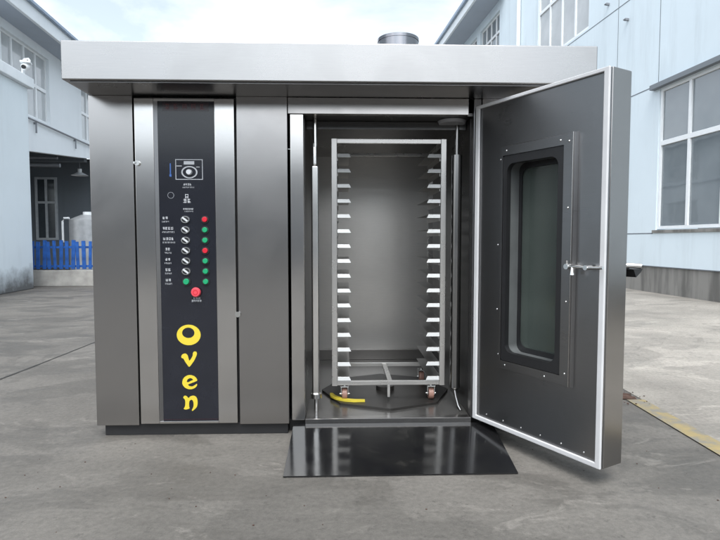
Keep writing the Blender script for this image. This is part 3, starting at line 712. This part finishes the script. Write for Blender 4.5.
# blue picket fence on a low kerb wall
FN = empty('blue_fence', (-8.9, 14.9, 0), R(3))
tag(FN, 'blue picket fence on a low concrete kerb between the wing and the oven', 'fence')
mb = MB(); mb.box(-.6, 6, 0, .25, 0, .44, .015); mb.build('kerb_wall', M['concrete_kerb'], FN)
mb = MB(); mb.box(-.55, 5.9, .11, .15, .52, .58); mb.box(-.55, 5.9, .11, .15, 1.05, 1.11); mb.build('rail', M['fence_blue'], FN)
pk = None; rr = random.Random(11)
for k in range(40):
    if k == 0:
        mb = MB(); mb.box(-.05, .05, 0, .025, 0, .80, .004); pk = mb.build('picket', M['fence_blue'], FN); o = pk
    else:
        o = pk.copy(); COL.objects.link(o); o.parent = FN
    o.location = (-.5+k*.155+rr.uniform(-.012, .012), .08, .47); o.rotation_euler = (0, R(rr.uniform(-2.5, 2.5)), 0); o.scale = (rr.uniform(.8, 1.1), 1, rr.uniform(.95, 1.04))

TK = empty('water_tank', (-9.15, 18.2, 0))
tag(TK, 'grey cylindrical storage tank standing behind the blue fence', 'tank')
mb = MB(); mb.cyl((0, 0, .12), (0, 0, 1.95), .56, seg=40); mb.cyl((0, 0, 1.95), (0, 0, 2.12), .56, .2, seg=40); mb.build('shell', M['tank'], TK)
mb = MB(); mb.cyl((0, 0, 2.11), (0, 0, 2.22), .14, seg=20); mb.tube([(-.45, -.3, 2.0), (-.62, -.32, 2.0), (-.66, -.33, 1.9), (-.66, -.33, 1.2)], .035); mb.build('pipe', M['frame'], TK)
mb = MB(); mb.cyl((0, 0, 0), (0, 0, .12), .62, seg=40); mb.build('base', M['concrete_kerb'], TK)

LP = empty('hanging_lamp', (-11.84, 23.0, 0), 0)
tag(LP, 'white dish lamp hanging from the ceiling of the dark bay', 'lamp')
mb = MB(); mb.cyl((0, 0, 4.26), (0, 0, 5.04), .015, seg=8); mb.build('cable', M['pipe_grey'], LP)
mb = MB(); mb.cyl((0, 0, 4.0), (0, 0, 4.12), .34, .12, seg=28, cap=False); mb.cyl((0, 0, 4.12), (0, 0, 4.28), .08, seg=16); mb.build('lamp_shade', M['frame'], LP)

# ------------------------------------------------------------------ unseen block added behind the camera to darken the steel reflections
WH = empty('reflection_block', (0, -19, 0), 0)
tag(WH, 'low grey block added unseen behind the camera to darken reflections in the steel', 'building')
mb = MB(); mb.box(-26, 26, -8, 0, 0, 5.2); mb.build('wall', plain('reflection_block_grey', (.33, .34, .35), .8), WH, False)
mb = MB(); mb.hexa([(-26.5, -8, 5.21), (26.5, -8, 5.21), (26.5, .5, 5.21), (-26.5, .5, 5.21), (-26.5, -8, 6.3), (26.5, -8, 6.3), (26.5, .5, 5.4), (-26.5, .5, 5.4)]); mb.build('roof', M['roof'], WH, False)

# ------------------------------------------------------------------ light, sky, camera
SUN_EL, SUN_AZ = R(58), R(182)       # azimuth from north (+y), clockwise
w = bpy.data.worlds.new('World'); scene.world = w; w.use_nodes = True; nt = w.node_tree
bg = nt.nodes['Background']; sky = N(nt, 'ShaderNodeTexSky', sky_type='NISHITA'); sky.sun_disc = False
sky.sun_elevation = SUN_EL; sky.sun_rotation = SUN_AZ; sky.dust_density = 4; sky.air_density = 1.0; sky.ozone_density = 1
hs = N(nt, 'ShaderNodeHueSaturation'); hs.inputs['Saturation'].default_value = .22; nt.links.new(sky.outputs[0], hs.inputs['Color'])
tc = N(nt, 'ShaderNodeTexCoord'); mp = N(nt, 'ShaderNodeMapping'); mp.inputs['Scale'].default_value = (1, 1, 2.6); nt.links.new(tc.outputs['Generated'], mp.inputs['Vector'])
cl = noise(nt, mp.outputs['Vector'], 2.1, 7, .58, .4)
cloud = ramp(nt, cl, [(.38, (.92, 1.04, 1.13)), (.54, (1.34, 1.40, 1.45)), (.70, (1.95, 1.95, 1.95))])
nt.links.new(mixc(nt, 1.0, hs.outputs[0], cloud, 'MULTIPLY'), bg.inputs['Color'])
bg.inputs['Strength'].default_value = .15
sl_ = bpy.data.lights.new('sun', 'SUN'); sl_.energy = .8; sl_.angle = R(25); sl_.color = (1, .97, .93)
so = bpy.data.objects.new('sun', sl_); COL.objects.link(so)
d = Vector((math.sin(SUN_AZ)*math.cos(SUN_EL), math.cos(SUN_AZ)*math.cos(SUN_EL), math.sin(SUN_EL)))
so.rotation_euler = d.to_track_quat('Z', 'Y').to_euler()

cam = bpy.data.cameras.new('camera'); co = bpy.data.objects.new('camera', cam); COL.objects.link(co); scene.camera = co
cam.sensor_width = 36; cam.lens = 36*540/720; cam.clip_end = 1000; cam.clip_start = .05
co.location = (0, 0, 1.28); co.rotation_euler = (R(90)-math.atan(30/540), 0, 0)
scene.view_settings.view_transform = 'Standard'; scene.view_settings.look = 'None'; scene.view_settings.gamma = 1; scene.view_settings.use_curve_mapping = False
scene.view_settings.exposure = 0.95
scene.render.engine = 'CYCLES'; scene.cycles.max_bounces = 10; scene.cycles.use_denoising = True
